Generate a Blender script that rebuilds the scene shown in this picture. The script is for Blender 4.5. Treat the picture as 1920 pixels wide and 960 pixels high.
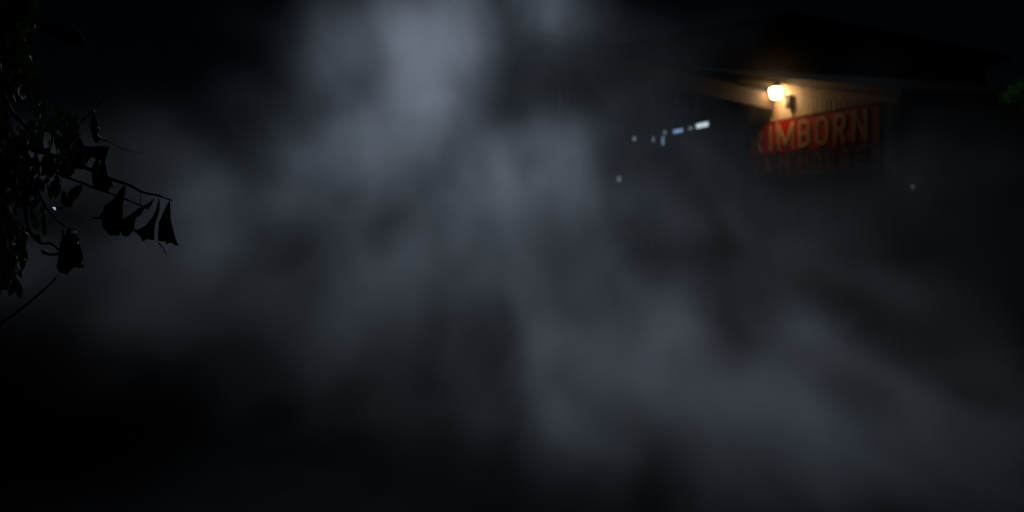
import bpy, bmesh, math, random
from mathutils import Vector, Matrix, noise as mnoise

# ------------------------------------------------------------------ camera, world, lights, exposure
sc = bpy.context.scene
for o in list(bpy.data.objects): bpy.data.objects.remove(o)
C = sc.collection
R = math.radians
H = 2.6                                     # camera height in metres (from a loading bank)
cam_d = bpy.data.cameras.new('camera'); cam = bpy.data.objects.new('camera', cam_d); C.objects.link(cam)
cam.location = (0, 0, H); cam.rotation_euler = (R(90), 0, 0)
cam_d.sensor_width = 36; cam_d.lens = 30; cam_d.shift_y = -80/1920
cam_d.clip_start = .05; cam_d.clip_end = 800
cam_d.dof.use_dof = True; cam_d.dof.focus_distance = 2.55; cam_d.dof.aperture_fstop = 2.0
sc.camera = cam

w = bpy.data.worlds.new('World'); sc.world = w; w.use_nodes = True
nt = w.node_tree; bg = nt.nodes['Background']
sky = nt.nodes.new('ShaderNodeTexSky'); sky.sky_type = 'NISHITA'; sky.sun_disc = False
sky.sun_elevation = R(24); sky.sun_rotation = R(20); sky.altitude = 1500
sky.ozone_density = 6; sky.dust_density = .2
nt.links.new(sky.outputs[0], bg.inputs[0]); bg.inputs[1].default_value = .00017

moon_d = bpy.data.lights.new('moon', 'SUN'); moon_d.energy = .006; moon_d.angle = R(.5); moon_d.color = (.8, .88, 1)
moon = bpy.data.objects.new('moon', moon_d); C.objects.link(moon)
moon.rotation_euler = (R(66), 0, R(180-20))

FLOOD = Vector((-3.0, 15.6, 9.4))
fl_d = bpy.data.lights.new('floodlight_beam', 'SPOT'); fl_d.energy = 3000; fl_d.color = (.58, .745, 1.0)
fl_d.spot_size = R(108); fl_d.spot_blend = 1; fl_d.shadow_soft_size = .22
fl = bpy.data.objects.new('floodlight_beam', fl_d); C.objects.link(fl); fl.location = FLOOD
fl.rotation_euler = (Vector((1.4, 7.4, 6.4)) - FLOOD).to_track_quat('-Z', 'Y').to_euler()

sc.view_settings.view_transform = 'Standard'; sc.view_settings.look = 'None'
sc.view_settings.exposure = 0; sc.view_settings.gamma = 1
sc.render.engine = 'CYCLES'
cy = sc.cycles
cy.use_denoising = True
try: cy.denoiser = 'OPENIMAGEDENOISE'
except Exception: pass
cy.max_bounces = 6; cy.diffuse_bounces = 2; cy.glossy_bounces = 2; cy.transmission_bounces = 3
cy.volume_bounces = 1; cy.transparent_max_bounces = 8
cy.volume_step_rate = 1.5; cy.volume_max_steps = 256
cy.sample_clamp_indirect = 2.0; cy.caustics_reflective = False; cy.caustics_refractive = False

# ------------------------------------------------------------------ helpers
def at(px, py, D): return Vector(((px-960)/1600*D, D, H+(400-py)/1600*D))

def tag(o, label=None, cat=None, group=None, kind=None):
    if label: o['label'] = label
    if cat: o['category'] = cat
    if group: o['group'] = group
    if kind: o['kind'] = kind
    return o

def link(name, bm, m, parent=None, smooth=False):
    bmesh.ops.recalc_face_normals(bm, faces=bm.faces)
    me = bpy.data.meshes.new(name); bm.to_mesh(me); bm.free()
    if smooth:
        for p in me.polygons: p.use_smooth = True
    me.materials.append(m)
    o = bpy.data.objects.new(name, me); C.objects.link(o)
    if parent:
        o.parent = parent
        if parent.type == 'EMPTY': o.matrix_parent_inverse = parent.matrix_basis.inverted()
    return o

def empty(name, loc, label, cat, group=None):
    o = bpy.data.objects.new(name, None); C.objects.link(o); o.location = loc
    return tag(o, label, cat, group)

def box(bm, c, ax, ay, az, sx, sy, sz, bev=0):
    r = bmesh.ops.create_cube(bm, size=1)
    M = Matrix((ax*sx, ay*sy, az*sz)).transposed().to_4x4(); M.translation = c
    bmesh.ops.transform(bm, matrix=M, verts=r['verts'])
    if bev:
        es = {e for v in r['verts'] for e in v.link_edges}
        bmesh.ops.bevel(bm, geom=list(es), offset=bev, segments=2, affect='EDGES')

X, Y, Z = Vector((1,0,0)), Vector((0,1,0)), Vector((0,0,1))

def tube(bm, pts, rads, n=7):
    rings = []
    pts = [Vector(p) for p in pts]
    if not isinstance(rads, (list, tuple)): rads = [rads]*len(pts)
    for i, p in enumerate(pts):
        d = (pts[min(i+1, len(pts)-1)] - pts[max(i-1, 0)]).normalized()
        a = d.cross(Z if abs(d.z) < .9 else X).normalized(); b = d.cross(a)
        rings.append([bm.verts.new(p + (a*math.cos(t)+b*math.sin(t))*rads[i]) for t in [2*math.pi*k/n for k in range(n)]])
    for r0, r1 in zip(rings, rings[1:]):
        for k in range(n): bm.faces.new((r0[k], r0[(k+1)%n], r1[(k+1)%n], r1[k]))
    bm.faces.new(rings[0]); bm.faces.new(rings[-1][::-1])

def smooth_path(pts, k=5):
    pts = [Vector(p) for p in pts]; out = []
    for i in range(len(pts)-1):
        p0, p1, p2, p3 = pts[max(i-1,0)], pts[i], pts[i+1], pts[min(i+2,len(pts)-1)]
        for j in range(k):
            t = j/k
            out.append(.5*((2*p1)+(p2-p0)*t+(2*p0-5*p1+4*p2-p3)*t*t+(3*p1-p0-3*p2+p3)*t**3))
    out.append(pts[-1]); return out

def lathe(bm, c, prof, n=24):
    rings = [[bm.verts.new(c + Vector((r*math.cos(2*math.pi*k/n), r*math.sin(2*math.pi*k/n), z))) for k in range(n)] for r, z in prof]
    for a, b in zip(rings, rings[1:]):
        for k in range(n): bm.faces.new((a[k], a[(k+1)%n], b[(k+1)%n], b[k]))
    return rings

def mat(name, col, rough=.7, metal=0, var=.25, scale=6, bump=.0, bscale=40, streak=None, emit=None, estr=0, trans=0):
    m = bpy.data.materials.new(name); m.use_nodes = True; n = m.node_tree; N = n.nodes; L = n.links
    b = N['Principled BSDF']; b.inputs['Roughness'].default_value = rough; b.inputs['Metallic'].default_value = metal
    tc = N.new('ShaderNodeTexCoord'); no = N.new('ShaderNodeTexNoise'); no.inputs['Scale'].default_value = scale
    no.inputs['Detail'].default_value = 7
    src = tc.outputs['Object']
    if streak:
        mp = N.new('ShaderNodeMapping'); mp.inputs['Scale'].default_value = streak; L.new(src, mp.inputs[0]); src = mp.outputs[0]
    L.new(src, no.inputs['Vector'])
    rp = N.new('ShaderNodeValToRGB'); L.new(no.outputs[0], rp.inputs[0])
    rp.color_ramp.elements[0].position = .3; rp.color_ramp.elements[1].position = .72
    rp.color_ramp.elements[0].color = tuple(c*(1-var) for c in col)+(1,); rp.color_ramp.elements[1].color = tuple(min(1, c*(1+var)) for c in col)+(1,)
    L.new(rp.outputs[0], b.inputs['Base Color'])
    if bump:
        n2 = N.new('ShaderNodeTexNoise'); n2.inputs['Scale'].default_value = bscale; n2.inputs['Detail'].default_value = 5
        L.new(tc.outputs['Object'], n2.inputs['Vector'])
        bp = N.new('ShaderNodeBump'); bp.inputs['Strength'].default_value = bump; L.new(n2.outputs[0], bp.inputs['Height']); L.new(bp.outputs[0], b.inputs['Normal'])
    if emit:
        b.inputs['Emission Color'].default_value = tuple(emit)+(1,); b.inputs['Emission Strength'].default_value = estr
    if trans:
        t = N.new('ShaderNodeBsdfTranslucent'); L.new(rp.outputs[0], t.inputs[0]); mx = N.new('ShaderNodeMixShader'); mx.inputs[0].default_value = trans
        L.new(b.outputs[0], mx.inputs[1]); L.new(t.outputs[0], mx.inputs[2]); L.new(mx.outputs[0], N['Material Output'].inputs[0])
    return m

M_ground = mat('dark_asphalt', (.009,.009,.0085), .95, var=.45, scale=1.3, bump=.5, bscale=60)
M_ground.node_tree.nodes['Principled BSDF'].inputs['Specular IOR Level'].default_value = .08
M_board = mat('cream_boards', (.50,.44,.33), .75, var=.22, scale=3, streak=(6,6,.5), bump=.2)
M_dark = mat('dark_corrugated', (.05,.052,.055), .6, var=.3, scale=2, streak=(3,3,.4))
M_roof = mat('roof_sheet', (.035,.035,.037), .65, var=.3, scale=3)
M_fascia = mat('fascia_board', (.042,.024,.018), .85, var=.3, scale=4, streak=(1,1,4), bump=.2)
M_trim = mat('eave_trim', (.28,.21,.13), .7, var=.25, scale=5)
M_post = mat('post_timber', (.05,.045,.04), .8, var=.3, scale=5, streak=(4,4,.6), bump=.3)
M_red = mat('red_sign_paint', (.55,.006,.008), .7, var=.35, scale=3, streak=(5,5,.7))
M_black = mat('black_sign_paint', (.075,.035,.028), .6, var=.4, scale=4)
M_gold = mat('gold_lettering', (.58,.40,.21), .6, var=.3, scale=5, streak=(4,4,.8))
M_dimgold = mat('dull_lettering', (.27,.15,.08), .6, var=.4, scale=5)  # lower row in a darker, browner gold
M_rust = mat('rust', (.28,.10,.035), .85, var=.4, scale=8)
M_metal = mat('dark_painted_metal', (.05,.048,.045), .45, metal=.4, var=.3)
M_black_steel = mat('black_steel', (.008,.008,.008), .95)
M_tar = mat('tarred_felt', (.012,.012,.012), .98)
for m_ in (M_tar, M_black_steel): m_.node_tree.nodes['Principled BSDF'].inputs['Specular IOR Level'].default_value = .03
M_galv = mat('galvanised', (.35,.36,.37), .4, metal=.8, var=.2)
M_shade = mat('lit_glass_shade', (.9,.8,.6), .4, emit=(1,.60,.27), estr=43)
M_pane_w = mat('lit_pane_white', (.7,.75,.8), .2, emit=(.78,.93,1), estr=.7)
M_pane_b = mat('lit_pane_blue', (.5,.6,.8), .2, emit=(.32,.50,.88), estr=.55)
M_pane_d = mat('dim_pane', (.4,.45,.4), .2, emit=(.65,.75,.75), estr=.22)
M_glint = mat('glint_lens', (.6,.6,.6), .2, emit=(.75,.8,.9), estr=.12)
M_glint_dim = mat('dim_glint_lens', (.5,.5,.5), .2, emit=(.7,.8,.75), estr=.045)
M_bark = mat('bark', (.02,.016,.013), .95, var=.4, scale=20, bump=.6)
M_bark.node_tree.nodes['Principled BSDF'].inputs['Specular IOR Level'].default_value = .08
M_leaf = mat('wilted_leaf', (.038,.06,.016), .5, var=.5, scale=18, bump=.35, bscale=70, trans=.08)
M_leafg = mat('green_leaf', (.12,.30,.05), .5, var=.5, scale=9, trans=.6)
M_block = mat('annex_render', (.16,.165,.15), .85, var=.25, scale=1.2, bump=.2)
M_soil = M_ground

# ------------------------------------------------------------------ ground
bm = bmesh.new()
n = 90
def gz(x, y): return .05*mnoise.noise(Vector((x*.35, y*.35, 0)))*min(1, 1) - .05
vs = []
for j in range(n+1):
    for i in range(n+1):
        fx = (i/n*2-1); fy = (j/n*2-1)
        x = 300*math.copysign(abs(fx)**2.6, fx); y = 20+380*math.copysign(abs(fy)**2.6, fy)
        vs.append(bm.verts.new((x, y, gz(x, y))))
for j in range(n):
    for i in range(n):
        a = j*(n+1)+i; bm.faces.new((vs[a], vs[a+1], vs[a+n+2], vs[a+n+1]))
tag(link('ground', bm, M_ground, smooth=True), kind='structure')

# ------------------------------------------------------------------ warehouse: the wall with the sign
W0 = Vector((6, 20, 0)); U = Vector((.287, -.958, 0)).normalized(); Nn = Vector((-U.y*-1, 0, 0))
Nn = Vector((U.y, -U.x, 0)).normalized()           # outward, to the yard
assert Nn.x < 0
def wp(s, z, off=0): return W0 + U*s + Nn*off + Z*z
def top_z(s):                                       # gable: ridge at s=-5, falling both ways
    return H + 2.67 - .21*(s-1.073) if s > -5 else H + 2.67 + .21*6.073 + .21*(s+5)

wh = empty('warehouse', W0 + U*4.1, 'dark corrugated warehouse with cream boarded gable top and a deep canopy', 'warehouse')
S0, S1 = -9.2, 4.12
def wall_strip(bm, z0f, z1f, s0, s1, step, depth, thick=.12):
    # ribbed sheet: alternating proud and recessed boards, one closed ribbon
    k = max(2, int((s1-s0)/step)); fr = []; bk = []
    for i in range(k+1):
        for off, ds in (((0, 0), (0, .42*step), (depth, .5*step), (depth, .92*step)) if i < k else ((0, 0),)):
            s = s0 + (s1-s0)*i/k + ds
            fr.append((bm.verts.new(wp(s, z0f(s), off)), bm.verts.new(wp(s, z1f(s), off))))
            bk.append((bm.verts.new(wp(s, z0f(s), -thick)), bm.verts.new(wp(s, z1f(s), -thick))))
    for a, b, c, d in zip(fr, fr[1:], bk, bk[1:]):
        bm.faces.new((a[0], b[0], b[1], a[1])); bm.faces.new((c[0], c[1], d[1], d[0]))
        bm.faces.new((a[1], b[1], d[1], c[1])); bm.faces.new((a[0], c[0], d[0], b[0]))
    for a, c in ((fr[0], bk[0]), (fr[-1], bk[-1])): bm.faces.new((a[0], a[1], c[1], c[0]))
bm = bmesh.new(); wall_strip(bm, lambda s: -.3, lambda s: 3.42, S0, S1, .22, .03); link('wall', bm, M_dark, wh)
bm = bmesh.new(); wall_strip(bm, lambda s: 3.424, lambda s: top_z(s)+.17, S0, -1.21, .2, .03); link('wall', bm, M_dark, wh)  # dark colour put here so this far stretch does not show as lit
bm = bmesh.new(); wall_strip(bm, lambda s: 3.424, lambda s: top_z(s)+.17, -1.2, S1, .15, .012); g = link('wall', bm, M_board, wh)
g['label'] = 'upper wall of cream vertical boards'
# other three walls and the roof
DEP = 9
for s in (S0+.06, S1-.06):
    bm = bmesh.new(); box(bm, wp(s, top_z(s)/2-.1, -DEP/2-.13), U, Nn, Z, .12, DEP, top_z(s)+.0); link('wall', bm, M_dark, wh)
bm = bmesh.new()
ov = .13
for sa, sb in ((-5.0, S1+.35), (-5.0, S0-.35)):
    za = top_z(-5)+.19; sl = (top_z(sb)+.19)
    q = [wp(sa, za, ov), wp(sb, sl, ov), wp(sb, sl, -DEP-.4), wp(sa, za, -DEP-.4)]
    lo = [bm.verts.new(p) for p in q]; hi = [bm.verts.new(p+Z*.14) for p in q]
    bm.faces.new(lo); bm.faces.new(hi)
    for i in range(4): bm.faces.new((lo[i], lo[(i+1)%4], hi[(i+1)%4], hi[i]))
link('roof', bm, M_roof, wh)
# rake soffit battens, lit from below by the lamp
for off, up in ((.036, .035), (.075, .13)):
    bm = bmesh.new()
    sa, sb = .80, S1+.2
    a, b = wp(sa, top_z(sa)+up, off), wp(sb, top_z(sb)+up, off)
    d = (b-a); L_ = d.length; d.normalize()
    box(bm, (a+b)/2, d, Nn, d.cross(Nn), L_, .05, .088, .008)
    link('rake_board', bm, M_trim, wh)
# canopy
F0 = Vector((6.02, 19.66, 0)); FD = Vector((-.652, -.758, 0)).normalized(); FL = 9.0
FN = Vector((.758, -.652, 0)).normalized()
cz = H + 2.38
bm = bmesh.new()
F1 = F0 + FD*FL
q = [F0 + Z*(cz+.36) , F1 + Z*(cz+.36), F1 + Vector((-.2, 8.5, 0)) + Z*(cz+.62), wp(-8.9, cz+.62, .05)]
q = [p - FN*.03 for p in q[:2]] + q[2:]
lo = [bm.verts.new(p) for p in q]; hi = [bm.verts.new(p+Z*.10) for p in q]
bm.faces.new(lo); bm.faces.new(hi)
for i in range(4): bm.faces.new((lo[i], lo[(i+1)%4], hi[(i+1)%4], hi[i]))
can = link('canopy', bm, M_tar, wh)
bm = bmesh.new(); box(bm, F0+FD*FL/2+Z*(cz+.18), FD, FN, Z, FL, .05, .36, .006); link('fascia', bm, M_fascia, can)
bm = bmesh.new(); box(bm, F0+FD*(FL+.02)+Z*(cz+.18), FD, FN, Z, .03, .07, .38); link('end_cap', bm, M_tar, can)  # dark trim added so the fascia end does not catch the flood
bm = bmesh.new()
for k in range(1, 8):
    p = F0 + FD*(k*1.1); e = wp(-k*1.15, 0, .06)
    d = (e-p); l = d.length; d.normalize()
    box(bm, (p+e)/2+Z*(cz+.30), d, d.cross(Z), Z, l-.1, .07, .14)
link('rafter', bm, M_post, can)
for t in (4.56*1.153, 1.05*1.153, 7.8):
    p = F0 + FD*t - FN*.12
    bm = bmesh.new(); box(bm, p+Z*((cz-.12)/2-.02), X, Y, Z, .16, .16, cz+.12, .01)
    box(bm, p+Z*.12, X, Y, Z, .34, .34, .5, .02); link('post', bm, M_post, wh)
# pilasters and clerestory lights high on the wall, under the canopy
for s in (-7.3, -5.55, -2.3):
    bm = bmesh.new(); box(bm, wp(s, 1.9, .09), U, Nn, Z, .16, .12, 4.1, .01); link('pilaster', bm, M_post, wh)
def window(s, z, wd, hg, m):
    bm = bmesh.new()
    for sg in (-1, 1):
        box(bm, wp(s, z+sg*(hg/2+.025), .05), U, Nn, Z, wd+.1, .05, .05)
        box(bm, wp(s+sg*(wd/2+.025), z, .05), U, Nn, Z, .05, .05, hg)
    f = link('window', bm, M_metal, wh)
    bm = bmesh.new(); box(bm, wp(s, z, .035), U, Nn, Z, wd, .012, hg); link('pane', bm, m, f)
zc = H + 1.38 + .9*0
window(-2.98, H+2.36, .70, .13, M_pane_w)
window(-3.62, H+2.34, .26, .08, M_pane_d)
window(-4.35, H+2.33, .62, .10, M_pane_b)
window(-5.15, H+2.36, .22, .10, M_pane_d)
window(-5.28, H+2.13, .16, .26, M_pane_b)
window(-5.95, H+2.22, .24, .14, M_pane_d)
window(-7.25, H+2.35, .30, .12, M_pane_d)

# ------------------------------------------------------------------ sign
sg = empty('wall_sign', wp(1.57, 4.1, .05), 'long red and black painted wall sign with gold capitals under the lamp', 'sign')
SA, SB = -.69, 3.82
bm = bmesh.new(); box(bm, wp((SA+SB)/2, 4.34, .06), U, Nn, Z, SB-SA, .03, .72, .004); link('panel', bm, M_red, sg)
bm = bmesh.new(); box(bm, wp((SA+SB)/2, 3.735, .06), U, Nn, Z, SB-SA, .03, .47, .004); p2 = link('panel', bm, M_black, sg); p2['label'] = 'lower black band of the sign'
bm = bmesh.new()
for z in (4.72, 3.48): box(bm, wp((SA+SB)/2, z, .062), U, Nn, Z, SB-SA+.04, .05, .03)
for s in (SA-.015, SB+.015): box(bm, wp(s, 4.1, .062), U, Nn, Z, .03, .05, 1.21)
link('frame', bm, M_rust, sg)
RF = Matrix((U, Z, Nn)).transposed().to_4x4()
def arc(cx, cy, rx, ry, a0, a1, n=8): return [(cx+rx*math.cos(R(a0+(a1-a0)*i/n)), cy+ry*math.sin(R(a0+(a1-a0)*i/n))) for i in range(n+1)]
def bowl(y0, y1): return [(.12,y0)]+arc(.55,(y0+y1)/2,.33,(y1-y0)/2,-90,90)+[(.12,y1)]
def ring(x0, x1, y0, y1, ry=.2):
    m = (x0+x1)/2; rx = (x1-x0)/2
    return arc(m,y1-ry,rx,ry,0,180)+arc(m,y0+ry,rx,ry,180,360)+[(x1,y1-ry)]
GLYPH = {'I': [[(.5,0),(.5,1)]], 'M': [[(.1,0),(.1,1)],[(.9,0),(.9,1)],[(.1,.96),(.5,.18),(.9,.96)]],
 'N': [[(.12,0),(.12,1)],[(.88,0),(.88,1)],[(.14,.96),(.86,.04)]], 'O': [ring(.12,.88,.06,.94)],
 'B': [[(.14,0),(.14,1)], bowl(.5,.93), bowl(.07,.5)], 'R': [[(.14,0),(.14,1)], bowl(.47,.93), [(.45,.47),(.86,0)]],
 'W': [[(.06,1),(.27,.04),(.5,.8),(.73,.04),(.94,1)]], 'A': [[(.06,0),(.5,.96),(.94,0)],[(.22,.3),(.78,.3)]],
 'E': [[(.14,0),(.14,1)],[(.14,.93),(.86,.93)],[(.14,.5),(.74,.5)],[(.14,.07),(.86,.07)]],
 'H': [[(.12,0),(.12,1)],[(.88,0),(.88,1)],[(.12,.5),(.88,.5)]],
 'U': [[(.12,1),(.12,.28)]+arc(.5,.28,.38,.22,180,360)+[(.88,1)]],
 'S': [arc(.5,.72,.36,.22,30,200)+arc(.5,.28,.36,.22,40,-160)]}
def letter(bm, ch, s0, z0, wd, ht, tk):
    """painted capital as raised ribbons: strokes of even width in a condensed box"""
    lay = 0
    for st in GLYPH[ch]:
        P = [Vector((s0 + x*wd, z0 + y*ht)) for x, y in st]
        if ch == 'I': P = [Vector((s0+wd/2, z0)), Vector((s0+wd/2, z0+ht))]
        nr = []
        for i, p in enumerate(P):
            d0 = (P[i]-P[i-1]).normalized() if i else None
            d1 = (P[i+1]-P[i]).normalized() if i < len(P)-1 else None
            d = ((d0 or d1)+(d1 or d0)); d = d.normalized() if d.length > .2 else (d0 or d1)
            n_ = Vector((-d.y, d.x)); c = abs(n_.dot(Vector((-(d0 or d1).y, (d0 or d1).x)))); nr.append(n_*(tk/2/max(.5, c)))
        o0, o1 = .078, .086+.0007*lay; lay += 1
        cols = [[bm.verts.new(wp(q.x, q.y, o)) for q, o in ((p-n_, o0), (p+n_, o0), (p+n_, o1), (p-n_, o1))] for p, n_ in zip(P, nr)]
        for a, b in zip(cols, cols[1:]):
            for k in range(4): bm.faces.new((a[k], a[(k+1)%4], b[(k+1)%4], b[k]))
        bm.faces.new(cols[0]); bm.faces.new(cols[-1][::-1])
def word(spec, z, ht, m, name, bold):
    for ch, s, wd in spec:
        bm = bmesh.new(); letter(bm, ch, s, z, wd, ht, bold); link(name, bm, m, sg)
def s_of(px):
    l = (px-960)/1600; return (20*l-6)/(.287+.958*l)
spec = []
for ch, a, b in (('R',1413,1436),('I',1445,1454.5),('M',1462,1496),('B',1502,1526),('O',1535,1560),('R',1570,1594),('N',1604,1634)):
    spec.append((ch, s_of(a), s_of(b)-s_of(a)))
word(spec, 4.04, .60, M_gold, 'letter', .085)
ws = 'WAREHOUSE'; spec = []
for i, ch in enumerate(ws):
    a = SA+.12 + i*.47; spec.append((ch, a, .30))
word(spec, 3.55, .34, M_dimgold, 'letter', .055)
bm = bmesh.new()                                     # rust run below the M
pr = random.Random(4)
for k in range(5):
    s = s_of(1478)+pr.uniform(-.1, .12); l = pr.uniform(.2, .45)
    box(bm, wp(s, 3.95-l/2, .0775+.001*k), U, Nn, Z, pr.uniform(.03, .08), .002, l)
link('rust_streak', bm, M_rust, sg)

# ------------------------------------------------------------------ the warm lamp
LP = at(1455, 174, 19.15)
lm = empty('wall_lamp', wp(s_of(1485), H+2.55, .0), 'glowing warm glass lamp on a short arm above the red sign', 'lamp')
bm = bmesh.new()
lathe(bm, LP, [(.001,.09),(.10,.105),(.138,.09),(.140,.05),(.127,-.02),(.103,-.10),(.085,-.122),(.001,-.126)])
link('glass_shade', bm, M_shade, lm, True)
bm = bmesh.new()
lathe(bm, LP+Z*.13, [(.001,.10),(.05,.095),(.09,.05),(.12,.012),(.12,0),(.001,0)]); link('cap', bm, M_metal, lm, True)
bx_ = wp(s_of(1485), H+2.50, .14)
bm = bmesh.new(); box(bm, bx_-Nn*.06, U, Nn, Z, .16, .10, .30, .01); link('wall_plate', bm, M_metal, lm)
bm = bmesh.new(); tube(bm, smooth_path([bx_+Z*.08, bx_+Z*.14+(LP-bx_)*.35, LP+Z*.30+(bx_-LP)*.2, LP+Z*.21]), .022); link('arm', bm, M_metal, lm, True)
bm = bmesh.new(); tube(bm, [wp(s_of(1464), 3.5, .12), wp(s_of(1464), H+2.45, .12)], .017); link('conduit', bm, M_rust, lm, True)

# ------------------------------------------------------------------ meter boxes on the wall, small glints as glowing beads
mb = empty('meter_box', wp(-7.2, 1.0, .1), 'pale electrical meter boxes fixed low on the warehouse wall', 'meter box')
for (ds, dz, wd, hg) in ((0, .55, .5, .42), (1.1, .5, .5, .4), (.4, 0, .9, .3), (-1.0, -.05, .4, .6)):
    bm = bmesh.new(); box(bm, wp(-7.2+ds, 1.25+dz, .16), U, Nn, Z, wd, .2, hg, .02); cb = link('cabinet', bm, M_galv, mb)
    bm = bmesh.new(); box(bm, wp(-7.2+ds, 1.25+dz, .263), U, Nn, Z, wd*.8, .012, hg*.8, .004); link('cover', bm, M_galv, cb)
def glint(s, z, label, r=.07):  # glowing bead added for a glint of unknown source
    e = empty('wall_glint', wp(s, z, .1), label, 'light', 'small dim glints on the walls')
    bm = bmesh.new(); box(bm, wp(s, z, .06), U, Nn, Z, r*3, .06, r*2.4, .01); link('backing', bm, M_metal, e)
    bm = bmesh.new(); r_ = bmesh.ops.create_icosphere(bm, subdivisions=2, radius=r); bmesh.ops.translate(bm, verts=r_['verts'], vec=wp(s, z, .10)); link('lens', bm, M_glint, e, True)
glint(-8.3, H+1.12, 'small pale bulkhead low on the wall under the canopy', .10)

# ------------------------------------------------------------------ annex to the right
an = empty('annex', (11, 17, 0), 'low rendered annex with flat parapet right of the sign', 'annex')
A0 = wp(S1+.02, 0, -.25); A1 = Vector((16.5, 16.2, 0)); d = (A1-A0); L_ = d.length; d.normalize(); an_n = Vector((d.y, -d.x, 0))
azt = H + (400-196)/1600*15.9
bm = bmesh.new(); box(bm, (A0+A1)/2-an_n*3+Z*(azt/2-.1), d, an_n, Z, L_, 6, azt+.2); link('wall', bm, M_block, an)
bm = bmesh.new(); box(bm, (A0+A1)/2-an_n*2.96+Z*(azt+.06), d, an_n, Z, L_+.1, 6.16, .12, .01); link('parapet', bm, M_roof, an)
bm = bmesh.new()
dp = A0 + d*5.4
box(bm, dp+Z*1.1+an_n*.03, d, an_n, Z, 1.1, .06, 2.2, .01); dr = link('door', bm, M_dark, an)
ip = at(1713, 350, 16.0)  # glint on the annex, made as a self-lit bead
e = empty('wall_glint', ip, 'tiny pale glint on the annex wall right of the sign', 'light', 'small dim glints on the walls')
tt = (A0 + d*((ip-A0).dot(d))); tt.z = ip.z
bm = bmesh.new(); box(bm, tt+an_n*.03, d, an_n, Z, .12, .06, .12, .01); link('backing', bm, M_metal, e)
bm = bmesh.new(); r_ = bmesh.ops.create_icosphere(bm, subdivisions=2, radius=.04); bmesh.ops.translate(bm, verts=r_['verts'], vec=tt+an_n*.07); link('lens', bm, M_glint_dim, e, True)

# ------------------------------------------------------------------ tall hall behind
hb = empty('hall', (11, 40, 0), 'tall dark gabled hall rising behind the warehouse', 'hall')
D = 37
prof = [at(1150, 95, D), at(1480, 38, D), at(1850, 112, D)]
def prism(bm, pts, dep):
    a = [bm.verts.new(p) for p in pts]; b = [bm.verts.new(p+Y*dep) for p in pts]
    bm.faces.new(a); bm.faces.new(b[::-1])
    for i in range(len(pts)): bm.faces.new((a[i], a[(i+1)%len(pts)], b[(i+1)%len(pts)], b[i]))
bm = bmesh.new(); prism(bm, [Vector((prof[0].x, D, -.2))]+prof+[Vector((prof[2].x, D, -.2))], 18); link('wall', bm, M_dark, hb)
bm = bmesh.new()
for a, b in ((0,1),(1,2)):
    p, q = prof[a].copy(), prof[b].copy(); dd = (q-p).normalized()
    if a == 0: p -= dd*.7
    else: q += dd*.7
    up = Vector((-dd.z, 0, dd.x)); p += up*.02-Y*.5; q += up*.02-Y*.5
    prism(bm, [p, q, q+up*.22, p+up*.22], 19)
link('roof', bm, M_roof, hb)

# ------------------------------------------------------------------ hanging floodlight (above the frame)
fm = empty('hanging_floodlight', (FLOOD.x, FLOOD.y, 0), 'yard floodlight hung on a span wire between two tall poles above the smoke', 'floodlight')
PA, PB = Vector((-14.5, 15.6, 0)), Vector((14.5, 14.2, 0))
for p in (PA, PB):
    bm = bmesh.new(); tube(bm, [p-Z*.1, p+Z*10.9], [.13, .08], 12); link('pole', bm, M_black_steel, fm, True)
hang = Vector((FLOOD.x, FLOOD.y-.1, 10.15))
for p in (PA, PB):
    e = p+Z*10.8; m_ = (hang+e)/2-Z*.12
    bm = bmesh.new(); tube(bm, smooth_path([hang, m_, e]), .012, 5); link('span_wire', bm, M_black_steel, fm, True)
dirv = (Vector((1.4, 7.4, 6.4)) - FLOOD).normalized(); sx_ = dirv.cross(Z).normalized(); up_ = sx_.cross(dirv)
bm = bmesh.new()
hc = FLOOD - dirv*.30
for sgn in (-1, 1):
    box(bm, hc+sx_*sgn*.33+dirv*.05, sx_, dirv, up_, .02, .3, .42)
    box(bm, hc+up_*sgn*.22+dirv*.05, sx_, dirv, up_, .68, .3, .02)
box(bm, hc-dirv*.09, sx_, dirv, up_, .66, .02, .42)
link('lamp_head', bm, M_metal, fm)
bm = bmesh.new(); box(bm, hc+dirv*.0, sx_, dirv, up_, .60, .01, .38)
link('lens', bm, mat('flood_lens', (.8,.85,.9), .3, emit=(.8,.9,1), estr=12), fm)
bm = bmesh.new(); tube(bm, [hc-dirv*.06+up_*.2, hang], .025); link('bracket', bm, M_metal, fm, True)

# ------------------------------------------------------------------ foreground tree with wilted hanging leaves
tr = empty('tree', (-2.75, 2.75, 0), 'close dark tree with wilted drooping leaves hanging in from the left edge', 'tree')
bm = bmesh.new()
tube(bm, smooth_path([(-2.75,2.75,-.15),(-2.72,2.74,1),(-2.68,2.7,2.2),(-2.62,2.72,3.2),(-2.45,2.75,4.3),(-2.2,2.8,5.2)]), [.15-.0042*i for i in range(26)], 12)
link('trunk', bm, M_bark, tr, True)
def pix(pts, D, dz=0, rng=None): return [at(x, y, D + (rng.uniform(-dz, dz) if rng else 0)) for x, y in pts]
rg = random.Random(11)
DL = 2.55
def twig(pts, r0, r1, D0=DL, D1=None, base=None):
    D1 = D1 or D0
    P = [at(x, y, D0+(D1-D0)*i/(len(pts)-1)) for i, (x, y) in enumerate(pts)]
    if base: P = [Vector(base)] + P
    P = smooth_path(P, 5); nn = len(P)
    bm = bmesh.new(); tube(bm, P, [r0+(r1-r0)*i/(nn-1) + .0006*mnoise.noise(p*60) for i, p in enumerate(P)], 6)
    # small buds
    for i in range(4, nn, 6):
        if rg.random() < .6:
            q = P[i]; tube(bm, [q, q+Vector((rg.uniform(-1,1)*.006, rg.uniform(-1,1)*.004, rg.uniform(-.2,1)*.008))], [r1*1.3, r1*.5], 5)
    return link('branch', bm, M_bark, tr, True)
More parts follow.
